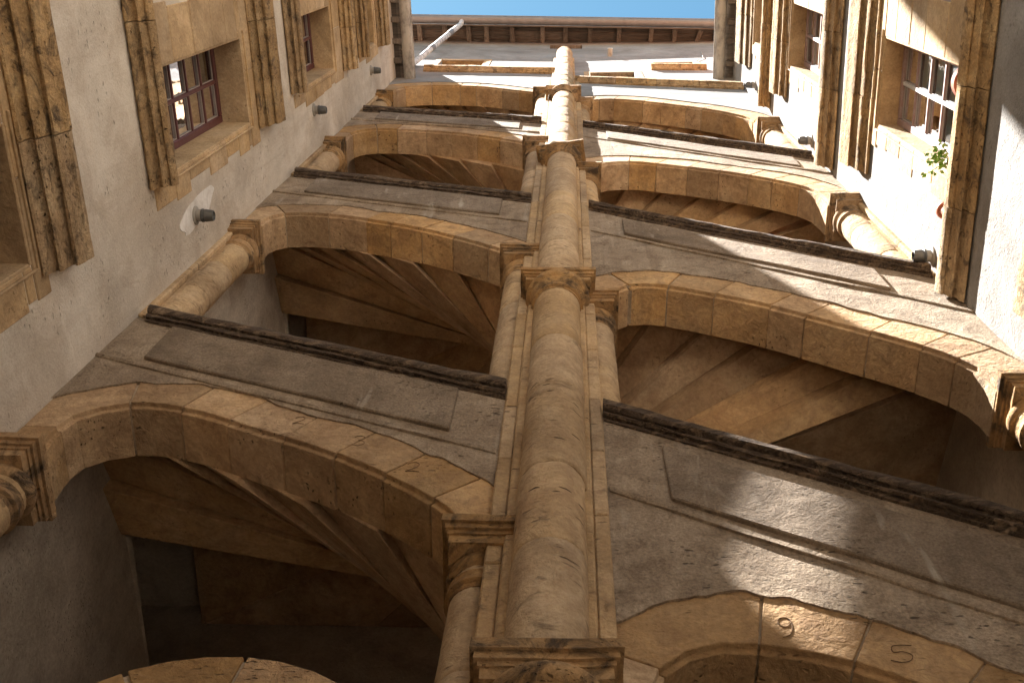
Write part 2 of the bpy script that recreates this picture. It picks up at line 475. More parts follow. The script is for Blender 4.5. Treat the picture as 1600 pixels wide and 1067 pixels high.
def vertical_top(curve, ring, u):
    """height of the arch's outer line above u"""
    best = None
    for (a, za), (b_, zb) in zip(curve, curve[1:]):
        lo, hi = min(a, b_), max(a, b_)
        if lo <= u <= hi and hi > lo:
            z = za + (zb - za) * (u - a) / (b_ - a)
            best = z if best is None else max(best, z)
    return best

def offset_curve(c, d):
    out = []
    for i, p in enumerate(c):
        a, b_ = c[max(0, i - 1)], c[min(len(c) - 1, i + 1)]
        tx, tz = b_[0] - a[0], b_[1] - a[1]
        L = math.hypot(tx, tz) or 1
        out.append((p[0] - tz / L * d, p[1] + tx / L * d))
    return out

PROF_ARCH = [(0.009, None), (0.009, 0.022), (0.034, 0.020), (0.036, 0.0), (0.29, 0.0), (0.29, None)]

def build_arch(key, ring=RING):
    c = smooth_curve(ARCH[key], 8)
    S = [0.0]
    for a, b_ in zip(c, c[1:]):
        S.append(S[-1] + math.hypot(b_[0] - a[0], b_[1] - a[1]))
    nrm = []
    for i in range(len(c)):
        a, b_ = c[max(0, i - 2)], c[min(len(c) - 1, i + 2)]
        tx, tz = b_[0] - a[0], b_[1] - a[1]
        L = math.hypot(tx, tz) or 1
        nrm.append((-tz / L, tx / L))
    def at(s, h):
        s = min(max(s, 0), S[-1])
        for i in range(len(S) - 1):
            if s <= S[i + 1]:
                t = (s - S[i]) / max(1e-9, S[i + 1] - S[i])
                p = [c[i][d] + (c[i + 1][d] - c[i][d]) * t for d in (0, 1)]
                n = [nrm[i][d] + (nrm[i + 1][d] - nrm[i][d]) * t for d in (0, 1)]
                L = math.hypot(*n) or 1
                return (p[0] + n[0] / L * h, p[1] + n[1] / L * h)
    def shape(mb, s0, s1, grow, n, dh=0.0, dv=0.0):
        rows = []
        for k in range(n + 1):
            s = s0 + (s1 - s0) * k / n
            row = []
            for v, h in PROF_ARCH:
                hh = (ring + 0.05 - grow) if h is None else h + grow + dh
                u, z = at(s, hh)
                vv = v + grow + dv if v < 0.1 else v - grow
                row.append((u, vv, z))
            rows.append(row)
        mb.grid(rows, True, True)
    root = MB(FP)
    shape(root, 0.0, S[-1], 0.011, 28)
    root = root.build('arch', M['mortar'], tower, smooth=30)
    N = max(6, round(S[-1] / 0.31))
    rng = random.Random(hash(key[0]) % 7 + key[1] * 13 if False else key[1] * 13 + (5 if key[0] == 'L' else 0))
    cuts = [0.0]
    for i in range(1, N):
        cuts.append(S[-1] * (i + rng.uniform(-0.22, 0.22)) / N)
    cuts.append(S[-1])
    for i in range(N):
        mb = MB(FP)
        gap = rng.uniform(0.002, 0.006)
        shape(mb, cuts[i] + (gap if i else 0), cuts[i + 1] - (gap if i < N - 1 else 0), 0.0, 3, rng.uniform(-0.004, 0.005), rng.uniform(-0.002, 0.002))
        mb.build('voussoir', M['arch_stone'], root, bevel=0.003)
    return root

arch_root = {k: build_arch(k, 0.29 if k == ('L', 0) else RING) for k in ARCH}

# carved mason's numbers on the voussoirs
DIG = {'9': [(0.30, 0.35), (0.45, 0.12), (0.62, 0.10)], }
def digit(ch):
    if ch == '9':
        p = [(0.78, 0.72), (0.6, 0.55), (0.38, 0.56), (0.28, 0.74), (0.36, 0.93), (0.58, 1.0), (0.76, 0.9), (0.8, 0.66), (0.74, 0.34), (0.56, 0.1), (0.3, 0.02)]
    elif ch == '2':
        p = [(0.2, 0.78), (0.34, 0.96), (0.6, 0.98), (0.76, 0.78), (0.66, 0.52), (0.4, 0.26), (0.18, 0.05), (0.5, 0.1), (0.84, 0.04)]
    elif ch == '3':
        p = [(0.2, 0.86), (0.46, 1.0), (0.72, 0.86), (0.66, 0.64), (0.44, 0.54), (0.7, 0.46), (0.78, 0.22), (0.52, 0.02), (0.2, 0.12)]
    else:
        p = [(0.86, 0.98), (0.36, 0.96), (0.3, 0.6), (0.56, 0.62), (0.76, 0.42), (0.66, 0.12), (0.4, 0.02), (0.14, 0.14)]
    return p
def carve(key, ch, u, z, w, h, dv=0.0070):
    pts = smooth_curve(digit(ch), 4)
    mb = MB(FP)
    P = [(u + (x - 0.5) * w, dv, z + (y - 0.5) * h) for x, y in pts]
    mb.tube(P, 0.0017, 5)
    mb.build('carved_number', M['dark_stone'], arch_root[key])
carve(('R', 1), '9', 0.755, 4.575, 0.085, 0.11)
carve(('R', 1), '5', 1.10, 4.43, 0.12, 0.09)
carve(('L', 1), '2', -1.22, 6.165, 0.08, 0.08)
carve(('L', 1), '3', -0.905, 5.96, 0.09, 0.10)
carve(('L', 1), '2', -0.63, 5.715, 0.09, 0.09)

# parapet walls between an arch and the rail above it
def parapet(side, lower, top, u0, u1, mat, name='parapet_wall'):
    """lower: arch key below (or None); top(u) -> z"""
    curve = offset_curve(smooth_curve(ARCH[lower], 8), RING)
    nu, nzv = 110, 6
    us = [u0 + (u1 - u0) * i / nu for i in range(nu + 1)]
    lo = []
    for u in us:
        z = vertical_top(curve, RING, u)
        if z is None:
            ends = sorted([ARCH[lower][0], ARCH[lower][-1]])
            z = (ends[0] if u < 0.5 * (u0 + u1) else ends[1])[1]
        z = min(z, top(u) - 0.05)
        lo.append(z + 0.055 * nz((u, lower[1], 0.3), 2.4) + 0.025 * nz((u, lower[1], 0.7), 9) + 0.012 * nz((u, lower[1], 0.9), 25))
    mb = MB(FP)
    for v0 in (0.0, 0.27):
        rows = []
        for j in range(nzv + 1):
            t = j / nzv
            rows.append([(u, v0 + (0.006 * nz((u, lower[1], l + (top(u) - l) * t), 2.2) if v0 == 0 and 0 < j else 0), l + (top(u) - l) * t) for u, l in zip(us, lo)])
        mb.grid(rows)
    mb.grid([[(u, 0.0, l) for u, l in zip(us, lo)], [(u, 0.27, l) for u, l in zip(us, lo)]])
    mb.grid([[(u, 0.0, top(u)) for u in us], [(u, 0.27, top(u)) for u in us]])
    return mb.build(name, mat, tower, smooth=35)

PROF_RAIL = [(0.004, -0.020), (-0.010, -0.022), (-0.016, -0.012), (-0.012, 0.004), (-0.024, 0.008), (-0.030, -0.002), (-0.038, 0.004), (-0.036, 0.022), (-0.030, 0.036), (-0.040, 0.040), (-0.048, 0.034), (-0.060, 0.044), (-0.066, 0.066), (-0.064, 0.092), (-0.05, 0.108), (-0.02, 0.114), (0.285, 0.114), (0.285, -0.012)]
PROF_LEDGE = [(0.004, -0.03), (-0.010, -0.028), (-0.014, -0.012), (-0.012, 0.004), (0.004, 0.01)]
for key, ((ua, za), (ub, zb)) in RAIL.items():
    side, lv = key
    f = lambda u, a=ua, b_=ub, p=za, q=zb: p + (q - p) * (u - a) / (b_ - a)
    W0, W1 = (-2.50, -0.262) if side == 'L' else (0.186, 2.45)
    par = parapet(side, (side, lv - 1), lambda u: f(u) + 0.02, W0, W1, M['tower_plaster'])
    sl = (zb - za) / (ub - ua)
    sweep(MB(FP), PROF_RAIL, ((ua, za), (ub, zb)), 0.010, lv * 3.0, 0.04).build('handrail', M['rail_stone'], par, smooth=50)
    ld = LEDGE[key]
    sweep(MB(FP), PROF_LEDGE, ((W0 + 0.02, f(W0) + ld), (W1 - 0.02, f(W1) + ld)), 0.006, lv).build('ledge', M['tower_plaster'], par, smooth=40)
    pa, pb = (-2.20, -0.51) if side == 'L' else (0.45, 2.20)
    if lv == 3: pb = pb if side == 'L' else 2.05
    n = 24
    d0, d1 = (-0.035 if side == 'L' else -0.14), ld + 0.075
    rows = []
    for i in range(n + 1):
        u = pa + (pb - pa) * i / n
        e = 0.004
        rows.append([(u, 0.01, f(u) + d1), (u, -0.020 + e * nz((u, lv, 1), 3), f(u) + d1 + 0.006 * nz((u, lv, 2), 5)), (u, -0.020 + e * nz((u, lv, 5), 3), f(u) + d0), (u, 0.01, f(u) + d0)])
    MB(FP).grid(rows, True, True).build('panel', M['panel_plaster'], par, bevel=0.006)

# ground floor walls under the first arches
for side, W0, W1 in (('L', -2.50, -0.262), ('R', 0.186, 2.45)):
    mb = MB(FP)
    if side == 'R':
        mb.box((2.2, 0.0, 0), (W1, 0.27, 2.9)); mb.box((W0, 0.0, 0), (0.30, 0.27, 4.1))
    else:
        mb.box((W0, 0.0, 0), (-2.05, 0.27, 3.35)); mb.box((-0.3, 0.0, 0), (W1, 0.27, 3.45))
    mb.build('ground_jamb', M['tower_plaster'], tower)

# unseen boards added under the first arches to block light from the ground
for side, ua, ub, zt in (('L', -2.05, -0.29, 3.45), ('R', 0.30, 2.2, 3.3)):
    dr = MB(FP).box((ua, 0.20, 0), (ub, 0.21, zt)).build('light_stop', M['eave_wood'], tower)
    nb = 7
    for i in range(nb):
        w = (ub - ua) / nb
        MB(FP).box((ua + i * w + .004, 0.16, 0.02), (ua + (i + 1) * w - .004, 0.20, zt)).build('stop_board', M['eave_wood'], dr, bevel=.006)

# ---- upper wall with its small windows
def upper_wall(side):
    key = (side, 4)
    W0, W1 = (-3.60, 0.0) if side == 'L' else (0.0, 3.60)
    curve = offset_curve(smooth_curve(ARCH[key], 8), RING)
    edge0, edge1 = (-2.50, -0.262) if side == 'L' else (0.186, 2.45)
    nu = 70
    us = [edge0 + (edge1 - edge0) * i / nu for i in range(nu + 1)]
    ZB = 17.75 if side == 'L' else 16.75
    lo = []
    for u in us:
        z = vertical_top(curve, RING, u)
        if z is None:
            ends = sorted([ARCH[key][0], ARCH[key][-1]])
            z = (ends[0] if u < 0.5 * (edge0 + edge1) else ends[1])[1]
        lo.append(z + 0.03 * nz((u, 4, 0.3), 3.5) + 0.014 * nz((u, 4, 0.7), 14))
    mb = MB(FP)
    for v0 in (0.0, 0.27):
        mb.grid([[(u, v0, l + (ZB - l) * t) for u, l in zip(us, lo)] for t in (0, .25, .5, .75, 1)])
    mb.grid([[(u, 0.0, l) for u, l in zip(us, lo)], [(u, 0.27, l) for u, l in zip(us, lo)]])
    holes = UPW[side]
    xs = sorted({W0, W1, *[h[0] for h in holes], *[h[1] for h in holes]})
    zs = sorted({ZB, 23.0, *[h[2] for h in holes], *[h[3] for h in holes]})
    for xa, xb in zip(xs, xs[1:]):
        for za, zb in zip(zs, zs[1:]):
            cx, cz = (xa + xb) / 2, (za + zb) / 2
            if any(h[0] < cx < h[1] and h[2] < cz < h[3] for h in holes):
                continue
            mb.add([(xa, 0, za), (xb, 0, za), (xb, 0, zb), (xa, 0, zb)], [(0, 1, 2, 3)])
    for (xa, xb, za, zb) in holes:
        mb.add([(xa, 0, za), (xb, 0, za), (xb, 0, zb), (xa, 0, zb), (xa, .22, za), (xb, .22, za), (xb, .22, zb), (xa, .22, zb)],
               [(0, 1, 5, 4), (1, 2, 6, 5), (2, 3, 7, 6), (3, 0, 4, 7)])
    # extra faces below the sheet beside the arches, behind the side walls
    return mb.build('upper_wall', M['upper_plaster'], tower)
UPW = {'L': [(-2.03, -1.34, 18.80, 19.98), (-0.30, -0.002, 21.9, 22.55)],
       'R': [(0.37, 1.03, 17.85, 18.55), (1.40, 2.03, 19.0, 19.66), (0.002, 0.29, 21.9, 22.55)]}
upper = {s: upper_wall(s) for s in 'LR'}
for s in 'LR':
    for (xa, xb, za, zb) in UPW[s]:
        if abs(xa) < 0.4 and xb < 0.35 and abs(xb) < 0.35:
            continue
        w = MB(FP).box((xa - 0.004, 0.125, za), (xa + 0.045, 0.17, zb)).box((xb - 0.045, 0.125, za), (xb + 0.004, 0.17, zb)).box((xa + .045, 0.125, zb - 0.05), (xb - .045, 0.17, zb + 0.004)).box(((xa + xb) / 2 - .02, .125, za), ((xa + xb) / 2 + .02, .17, zb - .05)).build('window', M['frame_paint'], tower, bevel=0.004)
        MB(FP).box((xa + 0.045, 0.143, za), ((xa + xb) / 2 - .02, 0.149, zb - .05)).build('pane', M['glass'], w)
        MB(FP).box(((xa + xb) / 2 + .02, 0.143, za), (xb - 0.045, 0.149, zb - .05)).build('pane', M['glass'], w)
        # stone frame round the opening
        MB(FP).box((xa - 0.10, -0.008, za - .02), (xa - .003, 0.02, zb + .12)).build('jamb', M['jamb_stone'], w, bevel=.004)
        MB(FP).box((xb + .003, -0.008, za - .02), (xb + 0.12, 0.02, zb + .12)).build('jamb', M['jamb_stone'], w, bevel=.004)
        MB(FP).box((xa - .003, -0.008, zb + .003), (xb + .003, 0.02, zb + .12)).build('lintel', M['jamb_stone'], w, bevel=.004)
for s in 'LR':
    for (xa, xb, za, zb) in UPW[s]:
        MB(FP).box((xa + .002, 0.004, zb - 0.03), (xb - .002, 0.124, zb - 0.003)).build('lintel_beam', M['rafter_wood'] if zb > 22 else M['mould_stone'], tower)
# attic opening backing
MB(FP).box((-0.33, 0.2, 21.8), (0.32, 0.24, 22.6)).build('attic_shutter', M['eave_wood'], tower)
# string sills of the top storey
PROF_SILL5 = [(0.004, 0.0), (-0.025, 0.0), (-0.03, 0.03), (-0.055, 0.045), (-0.06, 0.075), (-0.085, 0.085), (-0.09, 0.14), (-0.07, 0.17), (0.004, 0.18)]
for (ua, za, ub, zb) in ((-2.16, 18.50, -1.5, 18.49), (-1.494, 18.49, -0.82, 18.47), (-0.814, 18.47, -0.165, 18.45)):
    sweep(MB(FP), PROF_SILL5, ((ua, za), (ub, zb)), 0.007, 1.0, 0.05).build('sill_mould', M['mould_stone'], tower, smooth=50)
for i in range(4):
    ua, ub = 0.13 + i * 0.57, 0.13 + (i + 1) * 0.57 - 0.006
    z = lambda u: 17.50 + (u - 0.13) * (16.60 - 17.50) / 2.3
    sweep(MB(FP), PROF_SILL5, ((ua, z(ua)), (ub, z(ub))), 0.007, 2.0 + i, 0.05).build('sill_mould', M['mould_stone'], tower, smooth=50)
sweep(MB(FP), PROF_SILL5, ((1.31, 18.78), (2.15, 18.66)), 0.007, 7.0, 0.05).build('sill_mould', M['mould_stone'], tower, smooth=50)

# ---- pier: core with stepped strips, drums, capitals
pier = MB(FP).box((-0.272, -0.012, 0), (0.196, 0.292, 17.9)).box((-0.205, -0.040, 0), (0.132, 0.0, 20.2)).build('pier', M['column_stone'], tower, bevel=0.008)
# narrow stacked stones of the two strips
for (ua, ub, v0) in ((-0.269, -0.208, -0.020), (0.135, 0.193, -0.020)):
    z = 0.05
    rng = random.Random(int(ua * 1000))
    while z < 17.6:
        h = rng.uniform(0.45, 0.85)
        MB(FP).box((ua, v0 + rng.uniform(-.004, .004), z), (ub, -0.005, z + h - 0.008)).build('strip_stone', M['column_stone'], pier, bevel=0.006)
        z += h
CX, CV, CR = -0.030, -0.050, 0.136
def drum(parent, cx, cv, r, z0, z1, name='drum', dome=False, n=28, sd=0.0):
    mb = MB(FP)
    prof = [(0.004, z0 + 0.0), (r - 0.007, z0), (r - 0.002, z0 + 0.006), (r, z0 + 0.014)]
    if dome:
        prof += [(r, z1 - 0.25), (r * 0.97, z1 - 0.12), (r * 0.86, z1 - 0.05), (r * 0.6, z1 - 0.01), (0.004, z1)]
    else:
        k = max(1, int((z1 - z0) / 0.12))
        prof += [(r, z0 + 0.02 + (z1 - z0 - 0.04) * (i + 1) / k) for i in range(k)] + [(r - 0.002, z1 - 0.006), (r - 0.007, z1 - 0.001), (0.004, z1 - 0.001)]
    rows = []
    for rr, h in prof:
        row = []
        for q in range(n):
            t = 2 * math.pi * q / n
            j = 0.0045 * nz((math.cos(t), math.sin(t), h), 2.6, sd) + 0.002 * nz((math.cos(t) * 3, math.sin(t) * 3, h * 3), 3.0, sd)
            row.append((cx + (rr + j) * math.cos(t), cv + (rr + j) * math.sin(t), h))
        rows.append(row)
    mb.grid(rows, True, True)
    return mb.build(name, M['column_stone'], parent, smooth=40)
rng = random.Random(3)
z = 0.6
while z < 20.1:
    h = rng.uniform(0.42, 0.95)
    drum(pier, CX + rng.uniform(-.003, .003), CV + rng.uniform(-.003, .003), CR + rng.uniform(-.002, .003), z, z + h, sd=z)
    z += h
drum(pier, CX, CV, CR, z, 20.75, dome=True)
drum(pier, CX, CV, 0.17, 0.0, 0.6)

def capital(parent, c, half_u, v0, v1, ztop, r, rc, yaw=0.0, h=1.0, jit=0.004):
    """abacus of three steps over a round echinus and necking; c = (u, v) of the shaft"""
    mb = MB(FP)
    cu, cv = c
    vm = 0.5 * (v0 + v1)
    cs, sn = math.cos(yaw), math.sin(yaw)
    def rot(p):
        x, y = p[0] - cu, p[1] - cv
        return (cu + x * cs - y * sn, cv + x * sn + y * cs, p[2])
    steps = [(0.0, 0.0, 0.045), (0.014, 0.045, 0.030), (0.026, 0.075, 0.022), (0.034, 0.097, 0.05)]
    for ins, dz, hh in steps:
        a = (cu - half_u + ins, v0 + ins, ztop - (dz + hh) * h)
        b_ = (cu + half_u - ins, v1 - ins if v1 > 0.2 else v1, ztop - dz * h + 0.001)
        x0, y0, z0 = a; x1, y1, z1 = b_
        n = 8
        ring = []
        for (px, py, qx, qy) in ((x0, y0, x1, y0), (x1, y0, x1, y1), (x1, y1, x0, y1), (x0, y1, x0, y0)):
            for i in range(n):
                t = i / n
                ring.append((px + (qx - px) * t, py + (qy - py) * t))
        rows = []
        for zz in (z0, z1):
            rows.append([rot((x + jit * nz((x, y, zz), 9), y + jit * nz((y, x, zz), 9, 3), zz + jit * nz((x, y, zz), 7, 9))) for x, y in ring])
        mb.grid(rows, True, True)
    prof = [(0.02, 0.0), (rc, 0.0), (rc + 0.004, -0.02), (rc - 0.004, -0.05), (rc - 0.022, -0.062), (rc - 0.024, -0.08), (r + 0.012, -0.10), (r + 0.006, -0.13), (r + 0.016, -0.145), (r + 0.018, -0.165), (r + 0.004, -0.175), (r + 0.003, -0.20), (0.02, -0.20)]
    mb.lathe([(a, b_ * h) for a, b_ in prof], (cu, cv, ztop - 0.147 * h), 32)
    return mb.build('capital', M['capital_stone'], parent, smooth=45)
for ztop, yaw in ((4.235, 0.0), (7.955, 0.0), (11.98, math.radians(-9)), (15.83, 0.0)):
    capital(pier, (CX, CV), 0.228, -0.205, 0.02, ztop, CR, 0.19, yaw)

# ---- colonnettes carrying the arches
def colonnette(u, v, ztop, zbot, half=0.135, v0=-0.07, v1=0.34, r=0.112, uoff=0.0):
    root = empty('colonnette', tower)
    capital(root, (u, v), half, v0, v1, ztop, r, 0.132)
    rng = random.Random(int(ztop * 100 + u * 10))
    z = zbot
    while z < ztop - 0.3:
        h = min(rng.uniform(0.5, 0.8), ztop - 0.15 - z)
        if ztop - 0.3 - (z + h) < 0.25:
            h = ztop - 0.15 - z
        drum(root, u, v, r + rng.uniform(-.002, .002), z, z + h, sd=z + u)
        z += h
    return root
def rail_top(key, u):
    (ua, za), (ub, zb) = RAIL[key]
    return za + (zb - za) * (u - ua) / (ub - ua)
for lv, zt in ((1, 5.19), (2, 8.96), (3, 13.06), (4, 16.66)):
    zb = 2.2 if lv == 1 else rail_top(('L', lv), -0.3) + 0.1
    colonnette(-0.285, 0.135, zt, zb, half=0.160)
for lv, zt in ((2, 7.95), (3, 11.73), (4, 15.73)):
    colonnette(0.195, 0.135, zt, rail_top(('R', lv), 0.25) + 0.1, half=0.150)
for lv, zt in ((1, 5.83), (2, 9.48), (3, 12.85), (4, 16.13)):
    zb = 2.2 if lv == 1 else rail_top(('L', lv), -2.35) + 0.1
    colonnette(-2.385, 0.135, zt, zb, half=0.125)
for lv, zt in ((2, 6.58), (3, 10.39), (4, 14.07)):
    colonnette(2.325, 0.135, zt, rail_top(('R', lv), 2.3) + 0.1, half=0.150)
# narrow corner mouldings and jambs beside the end colonnettes
for lv, zt in ((1, 5.83), (2, 9.48), (3, 12.85), (4, 16.13)):
    zb = 2.2 if lv == 1 else rail_top(('L', lv), -2.44) + 0.05
    MB(FP).box((-2.48, -0.012, zb), (-2.435, 0.03, zt - 0.02)).box((-2.48, 0.03, zb), (-2.40, 0.28, zt - 0.02)).build('corner_jamb', M['column_stone'], tower, bevel=0.008)
for lv, zt in ((2, 6.58), (3, 10.39), (4, 14.07)):
    zb = rail_top(('R', lv), 2.4) + 0.05
    MB(FP).box((2.385, -0.012, zb), (2.44, 0.03, zt - 0.02)).box((2.345, 0.03, zb), (2.44, 0.28, zt - 0.02)).build('corner_jamb', M['column_stone'], tower, bevel=0.008)

# ---- staircase: wedge steps round the newel
stair = empty('staircase', tower)
NW = (-0.12, 3.62)
UL, UR, YF, YB = -2.60, 2.47, 2.486, 4.85
per = []                              # (point on the cage wall, underside height for storey two)
zF = lambda u: 9.03 - (0.60 if u > 0 else 0.575) * u
NS = 14
for i in range(NS + 1):
    u = UR + (UL - UR) * i / NS
    per.append(((u, YF - BEND * max(0, u)), zF(u)))
zl = zF(UL)
per.append(((UL, 2.86), zl + 0.05))
per.append(((UL, 3.25), zl + 0.08))
zv = zl + 1.45                                 # vault over the landing
for y in (3.26, 3.9, YB):
    per.append(((UL, y), zv))
for i in (1, 2, 3, 4):
    per.append(((UL + (UR - UL) * i / 4, YB), zv))
for i in (1, 2, 3):
    per.append(((UR, YB + (YF - YB) * i / 3), zv + (zF(UR) + 3.75 - zv) * i / 3))
STEP_MATS = M['step_stone']
for dz in (-7.5, -3.72, 0.0, 3.80, 7.50):
    for i in range(len(per) - 1):
        (p0, z0), (p1, z1) = per[i], per[i + 1]
        inner = []
        for p in (p0, p1):
            d = Vector((p[0] - NW[0], p[1] - NW[1])); d.normalize()
            inner.append((NW[0] + d.x * 0.12, NW[1] + d.y * 0.12))
        zz0, zz1 = z0 + dz, z1 + dz
        lip = (0.115 if 0.5 * (p0[0] + p1[0]) < NW[0] else 0.085) if 0.02 < z1 - z0 < 0.5 else 0.0
        left = 0.5 * (p0[0] + p1[0]) < NW[0]
        top = max(zz0, zz1) + 0.13
        ring = [inner[0], p0, p1, inner[1]]
        zu = [zz0 - lip, zz0 - lip, zz1, zz1] if left else [zz0, zz0, zz1 - lip, zz1 - lip]
        mb = MB()
        vs = [(x, y, zc) for (x, y), zc in zip(ring, zu)] + [(x, y, top) for x, y in ring]
        mb.add(vs, [(0, 1, 2, 3), (4, 5, 6, 7), (0, 1, 5, 4), (1, 2, 6, 5), (2, 3, 7, 6), (3, 0, 4, 7)])
        mb.build('step', STEP_MATS, stair, bevel=0.006)
MB().lathe([(0.13, 0), (0.13, 18.5)], (NW[0], NW[1], 0), 20).build('newel', M['step_stone'], stair, smooth=60)
# walls round the stair, closed at the top
mb = MB()
mb.grid([[(-2.465, 2.2, zz), (-2.462, 3.26, zz)] for zz in (0, 18.6)])
mb.grid([[(UL - 0.2, YB + 0.01, zz), (UR + 0.4, YB + 0.01, zz)] for zz in (0, 18.6)])
mb.grid([[(2.412, 2.14, zz), (2.44, 3.4, zz), (2.46, YB + 0.02, zz)] for zz in (0, 18.6)])
mb.grid([[(UL - 0.2, 2.3, 18.6), (UR + 0.4, 2.3, 18.6)], [(UL - 0.2, YB + 0.2, 18.6), (UR + 0.4, YB + 0.2, 18.6)]])
VZ = [zl + d for d in (-3.72, 0.0, 3.80, 7.50)]
zprev = 0.0
for zb_ in VZ:
    mb.grid([[(-2.462, 3.26, zz), (-2.43, YB + 0.02, zz)] for zz in (zprev, zb_ + 0.12)])
    x1, zt_, zf_ = -3.9, zb_ + 1.7, zb_ + 0.12            # unlit landing passage into the neighbouring house
    mb.grid([[(x, 3.26, z), (x, YB + .02, z)] for x, z in ((-2.43, zf_), (x1, zf_), (x1, zt_), (-2.40, zt_))])
    for yy in (3.26, YB + .02):
        mb.add([(-2.40, yy, zf_), (x1, yy, zf_), (x1, yy, zt_), (-2.40, yy, zt_)], [(0, 1, 2, 3)])
    zprev = zb_ + 1.45
mb.grid([[(-2.462, 3.26, zz), (-2.43, YB + 0.02, zz)] for zz in (zprev, 18.6)])
mb.build('inner_wall', M['inner_plaster'], tower)

# ---- eave of the tower: boards, rafters, gutter
eave = empty('eave', tower)
EZ = 23.0
PB = [-3.6, -3.2, -2.75, -2.28, -1.83, -1.50, -1.02, -0.45, -0.02, 0.44, 0.98, 1.58, 2.02, 2.40, 2.80, 3.2, 3.6]
for u in PB:
    mb = MB()
    w = 0.042
    y0, y1 = 2.30, 1.86
    sk = 0.12 if u == 2.40 else 0.0
    mb.add([(u - w, y0, EZ - .11), (u + w, y0, EZ - .11), (u + w, y0, EZ), (u - w, y0, EZ), (u - w + sk, y1, EZ - .31), (u + w + sk, y1, EZ - .31), (u + w + sk, y1, EZ - .23), (u - w + sk, y1, EZ - .23)],
           [(0, 1, 2, 3), (4, 5, 6, 7), (0, 1, 5, 4), (1, 2, 6, 5), (2, 3, 7, 6), (3, 0, 4, 7)])
    mb.build('rafter', M['rafter_wood'], eave, bevel=0.006)
for k in range(3):
    ya, yb = 2.30 - k * 0.155, 2.30 - (k + 1) * 0.155 + 0.006
    for a, b_ in zip(PB[::2], PB[2::2]):
        za, zb = EZ - .002 - (2.30 - ya) * .5, EZ - .002 - (2.30 - yb) * .5
        mb = MB().add([(a + .002, ya, za), (b_ - .002, ya, za), (b_ - .002, yb, zb), (a + .002, yb, zb), (a + .002, ya, za + .025), (b_ - .002, ya, za + .025), (b_ - .002, yb, zb + .025), (a + .002, yb, zb + .025)],
                      [(0, 1, 2, 3), (4, 5, 6, 7), (0, 1, 5, 4), (1, 2, 6, 5), (2, 3, 7, 6), (3, 0, 4, 7)])
        mb.build('eave_board', M['eave_wood'], eave)
def gutter(parent, pa, pb, out, r=0.075, mat=M['zinc'], br=8, name='gutter'):
    """half-round gutter from pa to pb, open upward, with straps"""
    pa, pb, out = Vector(pa), Vector(pb), Vector(out).normalized()
    mb = MB()
    n = 12
    def ring(p, rr, extra=0.0):
        return [tuple(p + out * (-rr * math.cos(math.pi * i / n)) + Vector((0, 0, -rr * math.sin(math.pi * i / n) * 1.05))) for i in range(n + 1)]
    k = 12
    rows = [ring(pa.lerp(pb, i / k) + Vector((0, 0, 0.008 * math.sin(i * 1.7))), r) for i in range(k + 1)]
    rows2 = [[tuple(Vector(q) + Vector((0, 0, 0.004)) * 1 + (pa.lerp(pb, i / k) - Vector(q)).normalized() * 0.006) for q in row] for i, row in enumerate(rows)]
    mb.grid(rows); mb.grid(rows2)
    mb.tube([tuple(pa + out * (r + .004)), tuple(pb + out * (r + .004))], 0.009, 8)
    o = mb.build(name, mat, parent, smooth=60)
    for i in range(br):
        p = pa.lerp(pb, (i + 0.5) / br)
        d = (pb - pa).normalized() * 0.010
        MB().grid([ring(p - d, r + .007), ring(p + d, r + .007)]).build('strap', mat, o, smooth=60)
    return o
gutter(eave, (-3.6, 1.785, 22.62), (3.6, 1.785, 22.62), (0, -1, 0), r=0.076, br=10)
MB().box((-3.6, 1.862, 22.56), (3.6, 1.885, 22.835)).build('fascia', M['eave_wood'], eave)
# roof
MB().add([(-3.62, 1.86, 22.84), (3.62, 1.86, 22.84), (3.62, 6.5, 25.1), (-3.62, 6.5, 25.1)], [(0, 1, 2, 3)]).build('roof', M['tile'], tower)
MB().box((-2.7, 2.32, 18.7), (2.7, 2.34, 22.9)).build('attic_lining', M['inner_plaster'], tower)
# vent pipe stub and attic cable
MB(FP).lathe([(0.0, 0), (0.05, 0.0), (0.05, 0.10), (0.035, 0.10), (0.035, 0.02), (0.0, 0.02)], (0, 0, 0), 14).v
mb = MB(FP); rows = []
for rr, o in ((0.045, 0.02), (0.045, -0.13), (0.034, -0.13), (0.034, -0.02)):
    rows.append([(0.74 + rr * math.cos(2 * math.pi * q / 14), o, 20.7 + rr * math.sin(2 * math.pi * q / 14)) for q in range(14)])
mb.grid(rows, True).build('vent_pipe', M['old_zinc'], tower, smooth=40)
MB(FP).tube([(2.33, -0.01, 21.0), (2.26, -0.02, 20.2), (2.12, -0.01, 19.8)], 0.006, 6).build('cable', M['cable'], tower)

# ------------------------------------------------------------------ downpipe under the gutter
dp = MB().tube([(-1.935, 1.80, 22.60), (-1.935, 1.84, 22.35), (-1.99, 1.875, 21.8), (-2.11, 1.95, 20.7), (-2.30, 2.09, 19.35), (-2.36, 2.13, 19.05), (-2.37, 2.14, 18.0)], 0.046, 14).build('downpipe', M['flaked_pipe'], smooth=50)
tag(dp, 'white and grey flaking downpipe slanting from the roof gutter to the corner', 'pipe')
for p, q in (((-2.02, 1.893, 21.5), (-2.05, 1.912, 21.25)), ((-2.19, 2.01, 20.1), (-2.215, 2.028, 19.95))):
    MB().tube([p, q], 0.052, 14).build('collar', M['zinc'], dp, smooth=50)

